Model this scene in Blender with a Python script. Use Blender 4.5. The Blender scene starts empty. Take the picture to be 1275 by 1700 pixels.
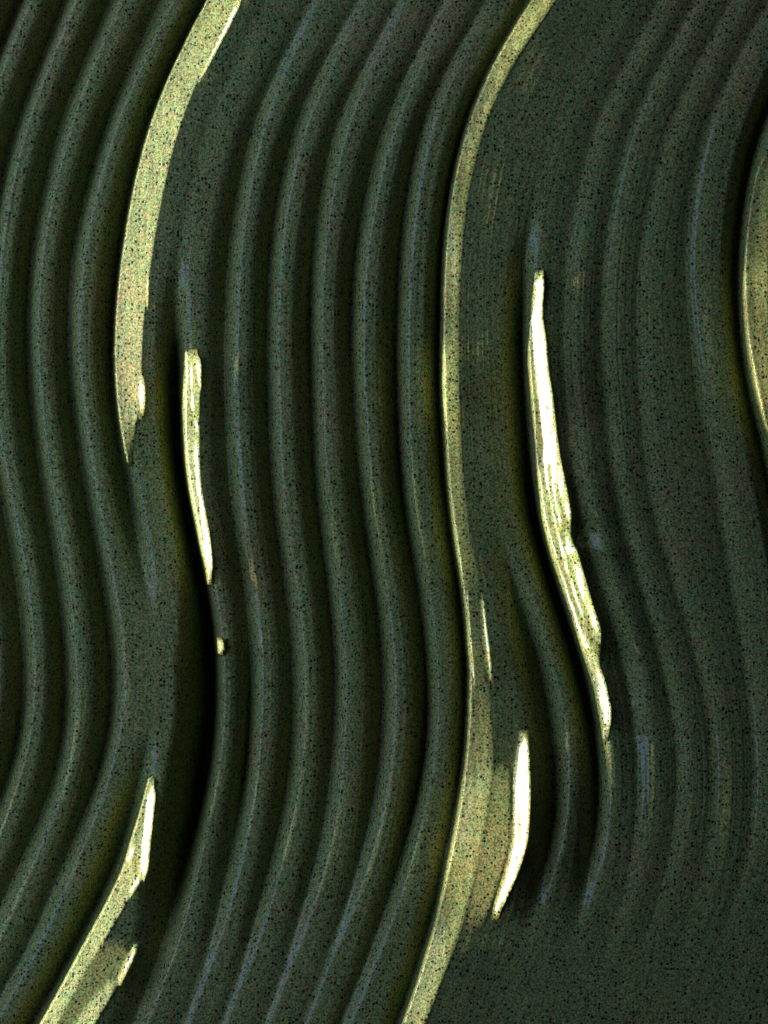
import bpy, math
import numpy as np

# ------------------------------------------------------------------ set-up
scene = bpy.context.scene
PX = 0.0002                      # one unit of the layout below = 0.2 mm
UC, VC, VB = 637.5, 850.0, 2000.0   # picture centre; VB is the panel's lower edge (z = 0)
def world(u, v, h): return ((u - UC) * PX, -h * PX, (VB - v) * PX)
ZC = (VB - VC) * PX

DIST = 1.7
cam = bpy.data.cameras.new('camera')
cam_o = bpy.data.objects.new('camera', cam)
scene.collection.objects.link(cam_o)
cam_o.location = (0.0, -DIST, ZC)
cam_o.rotation_euler = (math.radians(90), 0, 0)
cam.sensor_fit = 'VERTICAL'
cam.sensor_height = 24.0
cam.lens = 24.0 * DIST / (1700 * PX)
cam.clip_start = 0.05
cam.clip_end = 100.0
scene.camera = cam_o

w = bpy.data.worlds.new('World'); scene.world = w; w.use_nodes = True
bg = w.node_tree.nodes['Background']
bg.inputs['Color'].default_value = (0.5, 0.62, 1.0, 1)
bg.inputs['Strength'].default_value = 0.008

T = 0.075                        # slope of the raking light over the panel
KD = 5.0
def area(name, loc, aim, sx, sy, watts, col):
    l = bpy.data.lights.new(name, 'AREA'); l.shape = 'RECTANGLE'
    l.size, l.size_y, l.energy, l.color = sx, sy, watts, col
    o = bpy.data.objects.new(name, l); scene.collection.objects.link(o)
    o.location = loc
    d = np.array(aim, float) - np.array(loc, float); d /= np.linalg.norm(d)
    # local -Z along d, local Y upright
    import mathutils
    z = mathutils.Vector(-d); y = mathutils.Vector((0, 0, 1)); x = y.cross(z).normalized(); y = z.cross(x)
    o.rotation_euler = mathutils.Matrix((x, y, z)).transposed().to_euler()
    return o
# unseen raking lamp at the left, stretched tall so slanted faces still glint
area('tall_strip_light', (-KD, -KD * T, ZC), (0, 0, ZC), 0.15, 7.5, 1180.0, (1.0, 0.97, 0.95))
# broad cool light, further round to the front, still from the left
area('soft_cool_light', (-0.45, -0.40, ZC + 0.12), (-0.04, 0, ZC), 0.42, 0.6, 2.12, (0.36, 0.51, 0.97))

scene.view_settings.view_transform = 'Standard'
scene.view_settings.look = 'None'
scene.view_settings.exposure = 0.0
scene.view_settings.gamma = 1.0
scene.render.engine = 'CYCLES'
scene.cycles.max_bounces = 4

# ------------------------------------------------------------------ layout grid
U = np.arange(-300.0, 1576.0, 1.0)
V = np.arange(-300.0, 2001.0, 2.0)
NU, NV = len(U), len(V)

def gauss(a, s, axis):
    if s <= 0: return a
    r = int(math.ceil(3 * s)); k = np.exp(-0.5 * (np.arange(-r, r + 1) / s) ** 2); k /= k.sum()
    pad = [(0, 0)] * a.ndim; pad[axis] = (r, r)
    p = np.pad(a, pad, mode='edge'); out = np.zeros_like(a)
    n = a.shape[axis]
    for i, kk in enumerate(k):
        sl = [slice(None)] * a.ndim; sl[axis] = slice(i, i + n)
        out += kk * p[tuple(sl)]
    return out
def ss(x, a, b):
    t = np.clip((x - a) / (b - a), 0, 1); return t * t * (3 - 2 * t)
def curve(pts, sm=60.0, ext=True):
    """a line (v, u) sampled on every row, smoothed and run on past both ends"""
    p = np.array(pts, float); vv, uu = p[:, 0], p[:, 1]
    if ext:
        s0 = (uu[1] - uu[0]) / (vv[1] - vv[0]); s1 = (uu[-1] - uu[-2]) / (vv[-1] - vv[-2])
        if vv[0] > V[0]:  uu = np.r_[uu[0] + s0 * (V[0] - vv[0]), uu]; vv = np.r_[V[0], vv]
        if vv[-1] < V[-1]: uu = np.r_[uu, uu[-1] + s1 * (V[-1] - vv[-1])]; vv = np.r_[vv, V[-1]]
    return gauss(np.interp(V, vv, uu), sm / 2.0, 0)
def prof(pts, sm=8.0):
    p = np.array(pts, float); return gauss(np.interp(V, p[:, 0], p[:, 1]), sm / 2.0, 0)

# left edge of every ridge, as (v, u)
L3 = curve([(0,345),(20,335),(100,292),(200,251),(300,226),(400,208),(500,196),(600,191),(700,200),(800,218),(900,238),(1000,261),(1100,272),(1200,268),(1300,243),(1400,211),(1440,204),(1470,190),(1500,174),(1600,119),(1700,64)])
L2 = curve([(20,262),(200,176),(400,131),(600,118),(800,143),(900,163),(1000,186),(1100,198),(1200,195),(1300,173),(1400,135),(1500,92),(1600,40),(1700,-18)])
L1 = curve([(20,180),(200,103),(400,58),(600,45),(800,68),(900,93),(1000,110),(1100,120),(1200,118),(1300,100),(1400,62),(1500,18),(1600,-35),(1700,-90)])
L0 = curve([(20,103),(200,30),(400,-14),(600,-28),(800,2),(900,22),(1000,37),(1100,45),(1200,43),(1300,22),(1400,-12),(1500,-58),(1600,-110),(1700,-165)])
H1 = curve([(0,455),(20,444),(200,358),(400,312),(520,303),(600,301),(700,300),(771,303),(821,310),(886,323),(941,336),(1000,352),(1100,362),(1200,361),(1300,348),(1400,327),(1500,304),(1600,278),(1700,238)])
R1 = curve([(0,528),(200,427),(400,387),(600,383),(800,387),(900,404),(1000,422),(1100,428),(1200,425),(1300,419),(1400,404),(1500,378),(1600,352),(1700,315)])
R2 = curve([(0,602),(200,497),(400,457),(600,452),(800,459),(900,474),(1000,487),(1100,495),(1200,497),(1300,490),(1400,472),(1500,447),(1600,415),(1700,378)])
R3 = curve([(0,672),(200,567),(400,527),(600,524),(800,532),(900,547),(1000,558),(1100,567),(1200,567),(1300,560),(1400,545),(1500,515),(1600,482),(1700,445)])
R4 = curve([(0,745),(200,640),(400,598),(600,595),(800,602),(900,620),(1000,635),(1100,646),(1200,647),(1300,638),(1400,620),(1500,590),(1600,552),(1700,512)])
R5 = curve([(0,818),(200,710),(400,673),(600,670),(800,675),(900,690),(1000,708),(1100,718),(1200,719),(1300,710),(1400,690),(1500,662),(1600,625),(1700,585)])
B2 = curve([(0,889),(20,876),(100,825),(200,783),(300,760),(400,747),(600,744),(800,752),(900,765),(1000,780),(1100,790),(1200,790),(1300,782),(1400,763),(1500,743),(1600,717),(1700,680)])
NN = curve([(0,960),(200,853),(400,815),(600,812),(800,825),(900,850),(1000,888),(1100,914),(1200,935),(1300,943),(1400,934),(1500,912),(1600,880),(1700,840)])
H2 = curve([(0,1035),(200,930),(400,888),(450,884),(520,877),(600,876),(700,886),(760,889),(800,892),(860,899),(909,913),(973,932),(1048,957),(1108,976),(1130,984),(1180,996),(1230,1004),(1300,1008),(1400,1004),(1500,985),(1600,955),(1700,915)])
W1 = curve([(0,1110),(200,1005),(400,962),(600,955),(800,975),(900,1000),(1000,1032),(1100,1062),(1200,1082),(1300,1088),(1400,1080),(1500,1058),(1700,985)])
W2 = W1 + 62; W3 = W1 + 122
W4 = curve([(0,1295),(200,1190),(400,1160),(600,1178),(800,1212),(1000,1250),(1200,1275),(1300,1278),(1400,1270),(1500,1245),(1700,1170)])
B3 = curve([(0,1370),(230,1268),(300,1255),(400,1242),(500,1239),(600,1250),(700,1271),(760,1288),(1000,1330),(1200,1350),(1400,1340),(1700,1245)])
left = [L0 - 74 * k for k in (3, 2, 1)]
right = [B3 + 72 * k for k in (1, 2)]
names = ['l', 'l', 'l', 'L0', 'L1', 'L2', 'L3', 'H1', 'R1', 'R2', 'R3', 'R4', 'R5', 'B2', 'NN', 'H2', 'W1', 'W2', 'W3', 'W4', 'B3', 'r', 'r']
lines = left + [L0, L1, L2, L3, H1, R1, R2, R3, R4, R5, B2, NN, H2, W1, W2, W3, W4, B3] + right
lines = [np.full(NV, -900.0)] + lines + [np.full(NV, 2400.0)]
names = ['start'] + names + ['end']
_r = np.random.default_rng(8)                      # no two ridges keep quite the same course
for k in range(1, len(lines) - 1):
    q = gauss(_r.standard_normal(NV), 45, 0); q /= q.std()
    lines[k] = lines[k] + q * (0.8 if names[k] in ('L3', 'H1', 'B2', 'H2', 'B3') else 2.6)
for k in range(1, len(lines) - 1): lines[k] = np.maximum(lines[k], lines[k - 1] + 22)

# groove depth in front of each ridge along v, and where in the cell it starts to fall
depth = {
 'l': [(0, 17)], 'r': [(0, 5),(1400,0)],
 'L0': [(-300,12),(100,15),(1200,16),(1400,9),(1700,4)],
 'L1': [(-300,12),(100,15),(1200,16),(1400,9),(1600,4)],
 'L2': [(-300,8),(0,10),(200,15),(1200,17),(1350,11),(1500,5),(1700,4)],
 'L3': [(-300,14),(700,17),(850,14),(930,5),(1000,0),(1230,0),(1310,8),(1400,14),(1700,12)],
 'H1': [(-300,.5),(440,.8),(550,9),(600,24),(1000,30),(1100,44),(1300,46),(1420,32),(1550,14),(1700,6)],
 'R1': [(-300,2),(40,2),(250,9),(500,10),(900,11),(1300,13),(1450,8),(1620,1.5)],
 'R2': [(-300,2),(40,2),(250,10),(500,12),(900,12),(1300,12),(1450,7),(1620,1.5)],
 'R3': [(-300,2),(40,2),(250,9),(500,12),(900,12),(1300,11),(1450,6),(1600,1.5)],
 'R4': [(-300,2),(40,2),(250,9),(500,12),(900,12),(1300,11),(1450,5),(1600,1.5)],
 'R5': [(-300,2),(40,3),(250,12),(500,13),(900,13),(1300,11),(1450,7),(1600,4)],
 'B2': [(-300,7),(0,9),(250,16),(900,17),(1300,15),(1700,12)],
 'NN': [(-300,0),(900,0),(980,5),(1080,13),(1350,13),(1450,6),(1540,0)],
 'H2': [(-300,.4),(340,.4),(420,6),(520,16),(760,16),(800,22),(1200,20),(1350,13),(1470,3),(1560,0)],
 'W1': [(-300,3),(700,4),(900,8),(1150,8),(1350,5),(1620,0)],
 'W2': [(-300,3),(900,4),(1300,4),(1600,0)],
 'W3': [(-300,3),(900,3),(1300,3),(1600,0)],
 'W4': [(-300,3),(500,5),(900,5),(1300,3),(1600,0)],
 'B3': [(-300,8),(200,14),(760,12),(1000,4),(1250,0)], 'start': [(0, 0)], 'end': [(0, 0)],
}

# ------------------------------------------------------------------ faces that rise far enough to catch the raking light
# slope of each such face over the light's own slope; where it has the glancing slope it mirrors the strip lamp
LIT = np.zeros((NV, NU)); GLINT = np.zeros((NV, NU)); OFF = np.zeros((NV, NU))
UU = U[None, :]
def face(v0, v1, u0, u1, p, sl=8.0, sr=2.5, ends=10.0, off=1.0):
    a = np.asarray(u0)[:, None]; b = np.asarray(u1)[:, None]; pp = np.asarray(p)
    pp = (pp * ss(V, v0, v0 + ends) * (1 - ss(V, v1 - ends, v1)))[:, None]
    m = ss(UU, a - sl * .3, a + sl * .7) * (1 - ss(UU, b - sr, b)) * (b > a)
    LIT[:] = np.maximum(LIT, m * pp)
    OFF[:] = np.where((UU > a - 20) & (UU < b) & (pp > .01), off, OFF)
def stroke(pts, k=1.0):
    p = np.array(pts, float); c = np.interp(V, p[:, 1], p[:, 0]); wd = np.interp(V, p[:, 1], p[:, 2])
    tp = min(26.0, .22 * (p[-1, 1] - p[0, 1]))
    inside = ss(V, p[0, 1] - 4, p[0, 1] + tp) * (1 - ss(V, p[-1, 1] - tp, p[-1, 1] + 4))
    d = np.abs(UU - gauss(c, 3, 0)[:, None]); hw = (wd * 1.22 * inside / 2)[:, None]
    m = (1 - ss(d, np.maximum(hw - 1.2, 0), hw + 1.2)) * (hw > .6) * k
    GLINT[:] = np.maximum(GLINT, m)
def P_(a): return prof(a, 14)

# first pale flank, upper run
wd = P_([(-300,60),(0,50),(20,46),(400,46),(600,41),(650,37),(690,27),(730,14),(770,2)])
face(-400, 775, L3 - 8, L3 + 1 + wd, P_([(-300,.43),(560,.43),(640,.40),(690,.36),(740,.16),(775,.05)]), 14, 3, 10, 4)
# first pale flank, lower run with its two prongs
face(1290, 2100, P_([(1290,246),(1350,231),(1400,214),(1440,206),(1470,191),(1500,176),(1600,121),(1680,78),(2000,-110)]),
     P_([(1290,258),(1350,254),(1400,250),(1440,246),(1470,236),(1492,214),(1510,207),(1545,186),(1600,152),(1680,108),(2000,-60)]), P_([(1290,.2),(1400,.3),(1440,.46),(2000,.46)]), 9, 6)
face(1540, 2100, P_([(1540,186),(1600,150),(1680,106),(2000,-62)]), P_([(1540,200),(1572,220),(1600,215),(1636,192),(1680,160),(2000,-20)]), P_([(1540,.0),(1580,.10),(2000,.10)]), 10, 10, 50)
face(1615, 2100, P_([(1615,184),(1637,172),(1680,133),(1700,122),(2000,-50)]), P_([(1615,205),(1637,199),(1680,172),(1700,160),(2000,-10)]), P_([(1615,.2),(1660,.44),(2000,.46)]), 8, 5, 25)
# second pale flank
wd = P_([(-300,36),(20,34),(100,28),(200,24),(400,22),(600,20),(850,20),(950,18),(1130,20),(1160,27),(1200,33),(1300,43),(1400,46),(1500,43),(1600,35),(1700,31),(2000,26)])
face(-400, 2100, B2 - 10, B2 + 1 + wd, P_([(-300,.36),(150,.34),(600,.29),(700,.27),(800,.22),(860,.16),(930,.1),(1130,.09),(1160,.22),(1200,.27),(1300,.33),(1700,.36)]), 16, 14, 10, 4.0)
face(1260, 1560, B2 + 40, P_([(1260,850),(1300,852),(1400,852),(1450,838),(1500,822),(1560,800)]), P_([(1260,.06),(1330,.16),(1400,.2),(1480,.2),(1560,.1)]), 10, 8, 40)
# third pale flank, at the right edge
face(235, 750, B3 + 2, B3 + 46, P_([(190,.05),(300,.22),(620,.22),(720,.12),(770,.03)]), 30, 10, 60, 4.0)
# bright flank of the narrow ridge
face(578, 974, P_([(580,304),(600,302),(700,301),(771,304),(821,311),(886,324),(941,336),(970,341)]),
     P_([(580,326),(600,333),(650,334),(700,331),(771,332),(811,334),(881,347),(921,352),(970,352)]), P_([(578,.5),(900,.5)]), 3, 2, 8, 0.0)
face(1058, 1090, H1 + 0, H1 + 12, P_([(0, .5)]), 3, 3, 10, 0.0)
# bright flank of the long ridge
face(443, 1234, P_([(445,892),(520,880),(600,878),(700,888),(760,890),(800,893),(860,900),(909,914),(973,933),(1048,958),(1108,976),(1130,985),(1180,997),(1230,1006)]),
     P_([(445,908),(480,904),(520,902),(570,908),(610,911),(660,919),(709,926),(759,934),(800,944),(834,949),(879,955),(889,951),(958,974),(1008,989),(1073,1006),(1090,999),(1108,998),(1130,1007),(1180,1018),(1225,1019),(1234,1010)]), P_([(443,.26),(740,.26),(790,.4),(1060,.4),(1100,.3)]), 8, 2, 8, 0.0)
# bright flanks low down
face(1216, 1532, P_([(1220,866),(1250,860),(1300,854),(1350,852),(1400,850),(1450,838),(1500,822),(1530,816)]),
     P_([(1220,881),(1250,883),(1300,885),(1350,884),(1400,880),(1450,864),(1500,841),(1530,828)]), P_([(0, .4)]), 3, 2, 8, 0.0)
face(1568, 1640, P_([(1572,220),(1600,208),(1636,190)]), P_([(1572,233),(1600,223),(1636,202)]), P_([(0, .4)]), 4, 3, 8, 0.0)
face(980, 1145, P_([(980,796),(1060,801),(1145,810)]), P_([(980,804),(1060,812),(1145,822)]), P_([(0, .2)]), 3, 3, 40)
face(610, 700, P_([(610,229),(700,228)]), P_([(610,238),(655,242),(700,238)]), P_([(0, .2)]), 2, 3, 20)

# glints
stroke([(402,-12,8),(377,40,8),(351,90,7),(326,138,4)]); stroke([(245,455,2.5),(243,512,2.5)])
stroke([(234,622,7),(235,655,11),(236,690,6)], .96)
stroke([(802,985,3),(807,1040,4),(813,1090,4),(818,1138,3)])
stroke([(309,584,6),(306,660,8),(305,710,8),(309,771,8),(316,821,8),(329,886,8),(341,945,9)])
stroke([(325,582,6),(328,600,10),(332,630,5),(333,652,3)]); stroke([(319,650,4),(320,690,5)]); stroke([(323,694,6),(327,715,7)])
stroke([(324,724,7),(325,760,7),(329,811,8),(336,850,8),(341,881,10),(346,921,10),(347,966,10)])
stroke([(317,600,3),(318,650,3)])
stroke([(366,1062,7),(367,1085,8)])
stroke([(902,446,12),(896,480,15),(893,520,16),(898,570,20),(900,610,19),(907,660,21),(913,709,21),(920,759,21),(932,800,16),(943,840,11),(951,876,7)])
stroke([(904,738,7),(911,800,5),(920,850,4),(932,900,5),(946,950,6),(962,1000,6),(978,1045,5)])
stroke([(916,780,6),(925,834,6),(934,880,7)])
stroke([(942,888,15),(954,920,16),(966,958,15),(981,1008,14),(993,1040,12),(1002,1072,7)])
stroke([(894,768,6),(904,859,8),(918,909,9),(938,973,10),(963,1048,11),(980,1085,16),(988,1108,18),(996,1130,20),(1007,1180,20),(1012,1226,11)])
stroke([(874,1219,9),(872,1250,14),(870,1300,20),(869,1350,21),(866,1400,20),(853,1450,16),(833,1500,12),(822,1528,8)])
stroke([(253,1298,8),(250,1325,13),(246,1360,13),(242,1400,13),(240,1440,13),(238,1470,8)])
stroke([(222,1404,7),(216,1420,8),(211,1436,6)]); stroke([(230,1458,7),(221,1476,9),(213,1492,5)])
stroke([(228,1572,9),(212,1602,11),(196,1636,9)])

# slope at which the face mirrors the tall strip lamp to the camera
xl, yl = -KD, -KD * T
X = (UU - UC) * PX
lx, ly = xl - X, yl; n = np.hypot(lx, ly); lx, ly = lx / n, ly / n
vx, vy = 0 - X, -DIST; n = np.hypot(vx, vy); vx, vy = vx / n, vy / n
GS = -(lx + vx) / -(ly + vy)            # rise per unit u
def field(su, sv, seed):
    a = np.random.default_rng(seed).standard_normal((NV // 2 + 1, NU))
    a = gauss(gauss(a, sv / 4.0, 0), su, 1)
    a = np.repeat(a, 2, axis=0)[:NV]; a = gauss(a, 1.0, 0)
    return a / a.std()
wob = field(2.0, 26, 11)
litmask = (LIT > 0.02)
litb = (litmask | (GLINT > .05)).astype(float)
near = np.zeros((NV, NU))
for d in range(1, 15):                   # just in front of a lit face the ground climbs to the light's level
    near[:, :-d] = np.maximum(near[:, :-d], litb[:, d:] * (1 - d / 15.0))
near *= (1 - litb)
base = -0.06 * (U - U[0])
EPS = 0.014
NC = 60
CELL = np.zeros((NV, NU))
for k in range(len(lines) - 1):
    a, b = lines[k][:, None], lines[k + 1][:, None]
    CELL = np.where((UU >= a) & (UU < b), k + np.clip((UU - a) / (b - a), 0, .9999), CELL)
cgrid = np.arange(0, (len(lines) - 1) * NC + 1) / NC
LA = np.array(lines)
kk = np.minimum(cgrid.astype(int), len(lines) - 2); ff = cgrid - kk
uc = LA[kk].T * (1 - ff) + LA[kk + 1].T * ff
fu = np.clip(uc - U[0], 0, NU - 1.001); ia = fu.astype(int); fx = fu - ia
rr = np.arange(NV)[:, None]
ci = np.clip(CELL * NC, 0, len(cgrid) - 1.001); i0 = ci.astype(int); fr = ci - i0
wl = litb.copy()
for d in range(1, 121):
    wl[:, d:] = np.maximum(wl[:, d:], litb[:, :-d] * (1 - d / 121.0))
for d in range(1, 9):
    wl[:, :-d] = np.maximum(wl[:, :-d], litb[:, d:] * (1 - d / 9.0))
wl = .3 * ss(wl, 0, 1) + .7 * wl; wl = np.maximum(gauss(gauss(wl, 26, 0), 2, 1) * (1 - litb), litb)

# grooves cut below that surface
CUT = np.zeros((NV, NU))
vary = np.array([gauss(_r.standard_normal(NV), 55, 0) for _ in lines]); vary = 1 + .16 * vary / vary.std()
for k in range(len(lines) - 1):
    a, b = lines[k][:, None], lines[k + 1][:, None]
    inside = (UU >= a) & (UU < b)
    wdt = np.minimum(b - a, 105)
    s = (UU - (b - wdt)) / wdt
    wk = lambda nm: .5 if nm[0] in 'Wr' else 1.0
    dn = wk(names[k + 1]) * prof(depth[names[k + 1]], 30)[:, None] * vary[k + 1][:, None]            # groove on the right
    dl = wk(names[k]) * prof(depth[names[k]], 30)[:, None] * vary[k][:, None]
    wide = names[k + 1][0] in 'Wr'; lwide = names[k][0] in 'Wr'
    fs = .15 if wide else {'B': .50}.get(names[k + 1][0], .40)
    if names[k + 1] == 'H1': fs = prof([(900, .60), (1080, .30)], 20)[:, None]
    g, r = (.80, .5) if wide else (.89, .31)               # where the groove bottoms out, and its climb
    gl, rl = (.80, .5) if lwide else (.89, .31)
    y = (UU - a) / np.minimum(b - a, 78)
    ex = prof([(1000, 2.0), (1120, 1.25), (1400, 1.25), (1550, 1.8)], 20)[:, None] if names[k + 1] == 'H1' else 2.0
    cr = np.where(s <= g, np.clip((s - fs) / (g - fs), 0, 1) ** ex, np.clip(1 - (s - g) / r, 0, 1) ** 2)
    cl = np.clip(1 - (y + 1 - gl) / rl, 0, 1) ** 2
    c = np.maximum(dn * cr, dl * cl) + .03 * dn * np.clip(s, 0, 1)
    CUT = np.where(inside, c, CUT)
keep = 1 - gauss(litb, 3.0, 1)
CUT = 4.6 * np.roll(gauss(CUT, 4.2, 1), -4, axis=1) * keep


def spread(q): return np.maximum(q, np.r_[q[0], .5 * q[1:-1] + .25 * (q[:-2] + q[2:]), q[-1]])
def walk(gs, low):
    """left to right: S, St are the heights up to which earlier crests keep the raking light off"""
    PP = LIT * (1 - GLINT) + GLINT * (gs + T)
    PP = np.where(litb > 0, PP, 0.0) + litmask * wob * 0.045 * (LIT > .2)
    E = np.zeros((NV, NU)); S = np.zeros(NV); St = np.zeros(NV); h = np.zeros(NV)
    for i in range(NU):
        S = spread(S - T); St = spread(St - T)
        lit = litb[:, i] > 0
        hu = np.minimum(h - T - EPS - np.maximum(0, h - base[i]) / 480.0, S - 0.3)
        lev = St - OFF[:, i]
        hu = hu + np.maximum(lev - .3 - hu, 0) * near[:, i] ** 1.5 * 0.5
        hl = np.where(h > lev - T - 1.0, h + PP[:, i] - T, h + 0.6 * (lev - h))
        h = np.where(lit, hl, hu)
        S = np.maximum(S, h); St = np.maximum(St, h - low[:, i])
        E[:, i] = h
    E = gauss(gauss(E, 2.4, 0), 0.5, 1)
    # away from the lit faces the surface runs smoothly along the ridges, always below the light
    Ec = E[rr, ia] * (1 - fx) + E[rr, ia + 1] * fx
    lo = Ec.copy()
    for st in (1, 2, 4, 8, 16, 24):
        up = np.pad(lo, ((st, st), (0, 0)), mode='edge')
        lo = np.minimum(lo, np.minimum(up[:-2 * st], up[2 * st:]))
    lo = gauss(gauss(lo, 42, 0), 6, 1)
    Elo = np.minimum(lo[rr, i0] * (1 - fr) + lo[rr, i0 + 1] * fr, E)
    E2 = Elo + (E - Elo) * wl
    return E2, (E - E2 + CUT) * (1 - litb)
E, low = walk(GS, CUT * (1 - litb))
hv = gauss(gauss(np.gradient(E, 2.0, axis=0), 3, 0), 2, 1)
GS2 = GS * (np.sqrt(np.maximum(T * T + 1 - hv ** 2, .2)) - T) / (math.sqrt(T * T + 1) - T)
E, low = walk(GS2, low)

# fine combing along the ridges and a little unevenness
f1 = np.zeros((NV, NU)); r1 = np.random.default_rng(3)
tab = gauss(gauss(r1.standard_normal((NV // 8 + 2, 2600)), 14, 0), 1.6, 1); tab /= tab.std()
ci = np.clip(CELL * 100, 0, 2598); i0 = ci.astype(int); fr = ci - i0
rows = (np.arange(NV) // 8)[:, None]
f1 = tab[rows, i0] * (1 - fr) + tab[rows, i0 + 1] * fr
f1 = gauss(f1, 3, 0)
unlit = 1 - gauss(litb, 2.0, 1)
Hh = E - CUT + unlit * (0.30 * f1 + 0.5 * field(14, 60, 21))
GU = np.gradient(Hh, 1.0, axis=1); GV = np.gradient(Hh, 2.0, axis=0)

def sample(A, u, v):
    fu = np.clip(u - U[0], 0, NU - 1.001); fv = np.clip((v - V[0]) / 2.0, 0, NV - 1.001)
    a = fu.astype(int); b = fv.astype(int); x = fu - a; y = fv - b
    return (A[b, a] * (1 - x) + A[b, a + 1] * x) * (1 - y) + (A[b + 1, a] * (1 - x) + A[b + 1, a + 1] * x) * y

# ------------------------------------------------------------------ glaze
mat = bpy.data.materials.new('speckled_green_glaze'); mat.use_nodes = True
nt = mat.node_tree; N = nt.nodes; K = nt.links
bsdf = N['Principled BSDF']
tc = N.new('ShaderNodeTexCoord')
def noise(scale, detail=2.0, rough=.5):
    n = N.new('ShaderNodeTexNoise'); n.inputs['Scale'].default_value = scale
    n.inputs['Detail'].default_value = detail; n.inputs['Roughness'].default_value = rough
    K.new(tc.outputs['Object'], n.inputs['Vector']); return n
def ramp(src, stops):
    r = N.new('ShaderNodeValToRGB'); e = r.color_ramp.elements
    while len(e) < len(stops): e.new(0.5)
    for x, (p, c) in zip(e, stops): x.position = p; x.color = (*c, 1)
    K.new(src, r.inputs['Fac']); return r
def mix(a, b, fac, mode='MIX'):
    m = N.new('ShaderNodeMix'); m.data_type = 'RGBA'; m.blend_type = mode
    for s, x in ((m.inputs[6], a), (m.inputs[7], b), (m.inputs[0], fac)):
        if isinstance(x, (tuple, float, int)):
            s.default_value = (*x, 1) if isinstance(x, tuple) else x
        else: K.new(x, s)
    return m.outputs[2]
patch = noise(22, 3)
tint = ramp(patch.outputs['Fac'], [(.36, (.315, .345, .104)), (.52, (.335, .345, .102)), (.70, (.375, .33, .112))])
mot = noise(1500, 2, .75)
motc = ramp(mot.outputs['Fac'], [(.39, (.42, .44, .42)), (.5, (1, 1, 1)), (.61, (1.6, 1.56, 1.6))])
hue = noise(330, 2, .6)
huec = ramp(hue.outputs['Fac'], [(.38, (.87, 1.04, 1.0)), (.5, (1, 1, 1)), (.62, (1.11, .99, .98))])
c1 = mix(mix(tint.outputs['Color'], motc.outputs['Color'], 1.0, 'MULTIPLY'), huec.outputs['Color'], 1.0, 'MULTIPLY')
# pin-hole specks
vor = N.new('ShaderNodeTexVoronoi'); vor.inputs['Scale'].default_value = 860; vor.inputs['Randomness'].default_value = 1
K.new(tc.outputs['Object'], vor.inputs['Vector'])
sel = N.new('ShaderNodeSeparateColor'); K.new(vor.outputs['Color'], sel.inputs['Color'])
rad = N.new('ShaderNodeMath'); rad.operation = 'MULTIPLY_ADD'; K.new(sel.outputs['Red'], rad.inputs[0])
rad.inputs[1].default_value = .62; rad.inputs[2].default_value = -.17
lt = N.new('ShaderNodeMath'); lt.operation = 'SUBTRACT'; K.new(rad.outputs[0], lt.inputs[0]); K.new(vor.outputs['Distance'], lt.inputs[1])
sp = N.new('ShaderNodeMapRange'); K.new(lt.outputs[0], sp.inputs['Value'])
sp.inputs['From Min'].default_value = -.02; sp.inputs['From Max'].default_value = .06
c2 = mix(c1, (.025, .028, .015), sp.outputs['Result'])
vo2 = N.new('ShaderNodeTexVoronoi'); vo2.inputs['Scale'].default_value = 1350
K.new(tc.outputs['Object'], vo2.inputs['Vector'])
s2 = N.new('ShaderNodeMapRange'); K.new(vo2.outputs['Distance'], s2.inputs['Value'])
s2.inputs['From Min'].default_value = .36; s2.inputs['From Max'].default_value = .16
s2.inputs['To Max'].default_value = .55
sc2 = N.new('ShaderNodeSeparateColor'); K.new(vo2.outputs['Color'], sc2.inputs['Color'])
m2 = N.new('ShaderNodeMath'); m2.operation = 'MULTIPLY'; K.new(s2.outputs['Result'], m2.inputs[0]); K.new(sc2.outputs['Green'], m2.inputs[1])
c3 = mix(c2, (.03, .034, .018), m2.outputs[0])
K.new(c3, bsdf.inputs['Base Color'])
bsdf.inputs['Roughness'].default_value = 0.18
bsdf.inputs['IOR'].default_value = 1.5
bsdf.inputs['Specular IOR Level'].default_value = 0.25
bmp = N.new('ShaderNodeBump'); bmp.inputs['Strength'].default_value = .35; bmp.inputs['Distance'].default_value = .0002
inv = N.new('ShaderNodeMath'); inv.operation = 'SUBTRACT'; inv.inputs[0].default_value = 1; K.new(sp.outputs['Result'], inv.inputs[1])
K.new(inv.outputs[0], bmp.inputs['Height']); K.new(bmp.outputs['Normal'], bsdf.inputs['Normal'])

back_mat = bpy.data.materials.new('bare_clay'); back_mat.use_nodes = True
bb = back_mat.node_tree.nodes['Principled BSDF']; bb.inputs['Base Color'].default_value = (.20, .15, .11, 1); bb.inputs['Roughness'].default_value = .9
nn = back_mat.node_tree.nodes.new('ShaderNodeTexNoise'); nn.inputs['Scale'].default_value = 90
bb2 = back_mat.node_tree.nodes.new('ShaderNodeBump'); bb2.inputs['Strength'].default_value = .3
back_mat.node_tree.links.new(nn.outputs['Fac'], bb2.inputs['Height']); back_mat.node_tree.links.new(bb2.outputs['Normal'], bb.inputs['Normal'])

# ------------------------------------------------------------------ the panel: one mesh for each ridge
panel = bpy.data.objects.new('relief_panel', None); scene.collection.objects.link(panel)
panel['label'] = 'dark green speckled glazed relief panel with wavy upright ridges, pale flanks and white glints'
panel['category'] = 'panel'

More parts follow.
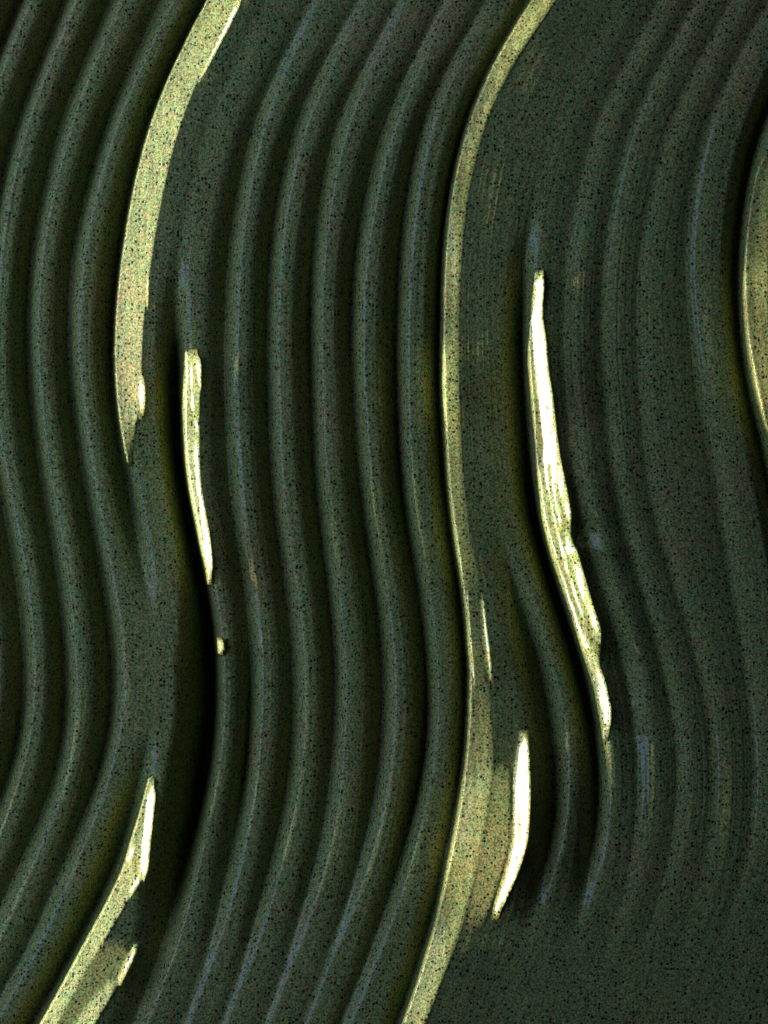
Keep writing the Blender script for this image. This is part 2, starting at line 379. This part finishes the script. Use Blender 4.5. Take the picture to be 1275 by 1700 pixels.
HB = float(Hh.min()) - 25.0
UMIN, UMAX, VMIN, VMAX = U[0], U[-1], V[0], V[-1]
vr = np.r_[np.arange(VMIN, -20, 12.0), np.arange(-20, 1720, 2.5), np.arange(1720, VMAX, 12.0), VMAX]
ridge_label = {'L2': 'ridge with a faint pale rim on its left side', 'L3': 'ridge whose left flank is a broad pale green band above and below',
 'H1': 'ridge behind the deepest groove, with a white glint on its flank', 'B2': 'ridge with a long pale green flank from top to bottom',
 'H2': 'ridge carrying the longest white glint', 'B3': 'ridge with a pale green flank at the right'}
for k in range(len(lines) - 1):
    a = np.clip(np.interp(vr, V, lines[k]), UMIN, UMAX); b = np.clip(np.interp(vr, V, lines[k + 1]), UMIN, UMAX)
    if (b - a).max() < 1: continue
    inframe = (b.max() > -10) and (a.min() < 1285)
    n = int(max(6, np.max(b - a) / (1.5 if inframe else 5.0)))
    s = np.linspace(0, 1, n + 1)
    u = a[:, None] + (b - a)[:, None] * s[None, :]; v = np.repeat(vr[:, None], n + 1, 1)
    hh = sample(Hh, u, v); gu = sample(GU, u, v); gv = sample(GV, u, v)
    # turn the outer rim back to the slab
    u = np.pad(u, ((1, 1), (0, 0)), mode='edge'); v = np.pad(v, ((1, 1), (0, 0)), mode='edge')
    gu = np.pad(gu, ((1, 1), (0, 0)), mode='edge'); gv = np.pad(gv, ((1, 1), (0, 0)), mode='edge')
    hh = np.pad(hh, ((1, 1), (0, 0)), mode='edge'); hh[0] = HB; hh[-1] = HB
    if names[k] == 'start' or names[k + 1] == 'end':
        pw = (1, 0) if names[k] == 'start' else (0, 1)
        u, v, gu, gv, hh = [np.pad(q, ((0, 0), pw), mode='edge') for q in (u, v, gu, gv, hh)]
        hh[:, 0 if pw[0] else -1] = HB; n += 1
    R = u.shape[0]; C = n + 1
    co = np.stack([(u - UC) * PX, -hh * PX, (VB - v) * PX], -1).reshape(-1, 3)
    no = np.stack([-gu, -np.ones_like(gu), gv], -1).reshape(-1, 3); no /= np.linalg.norm(no, axis=1)[:, None]
    idx = np.arange(R * C).reshape(R, C)
    q = np.stack([idx[:-1, :-1], idx[1:, :-1], idx[1:, 1:], idx[:-1, 1:]], -1).reshape(-1, 4)
    me = bpy.data.meshes.new('ridge')
    me.vertices.add(len(co)); me.vertices.foreach_set('co', co.astype(np.float32).ravel())
    me.loops.add(q.size); me.loops.foreach_set('vertex_index', q.astype(np.int32).ravel())
    me.polygons.add(len(q)); me.polygons.foreach_set('loop_start', (np.arange(len(q)) * 4).astype(np.int32))
    me.polygons.foreach_set('use_smooth', np.ones(len(q), bool))
    me.update(calc_edges=True); me.validate()
    me.normals_split_custom_set_from_vertices(no.tolist())
    me.materials.append(mat)
    o = bpy.data.objects.new('ridge', me); scene.collection.objects.link(o); o.parent = panel
    if names[k] in ridge_label: o['label'] = ridge_label[names[k]]

# slab behind the ridges
x0, x1, z0, z1 = (UMIN - UC) * PX, (UMAX - UC) * PX, 0.0, (VB - VMIN) * PX
y0, y1 = -HB * PX, -HB * PX + 0.012
vs = [(x, y, z) for y in (y0, y1) for z in (z0, z1) for x in (x0, x1)]
fs = [(0, 1, 3, 2), (4, 6, 7, 5), (0, 4, 5, 1), (2, 3, 7, 6), (0, 2, 6, 4), (1, 5, 7, 3)]
me = bpy.data.meshes.new('backing_slab'); me.from_pydata(vs, [], fs); me.materials.append(back_mat)
o = bpy.data.objects.new('backing_slab', me); scene.collection.objects.link(o); o.parent = panel
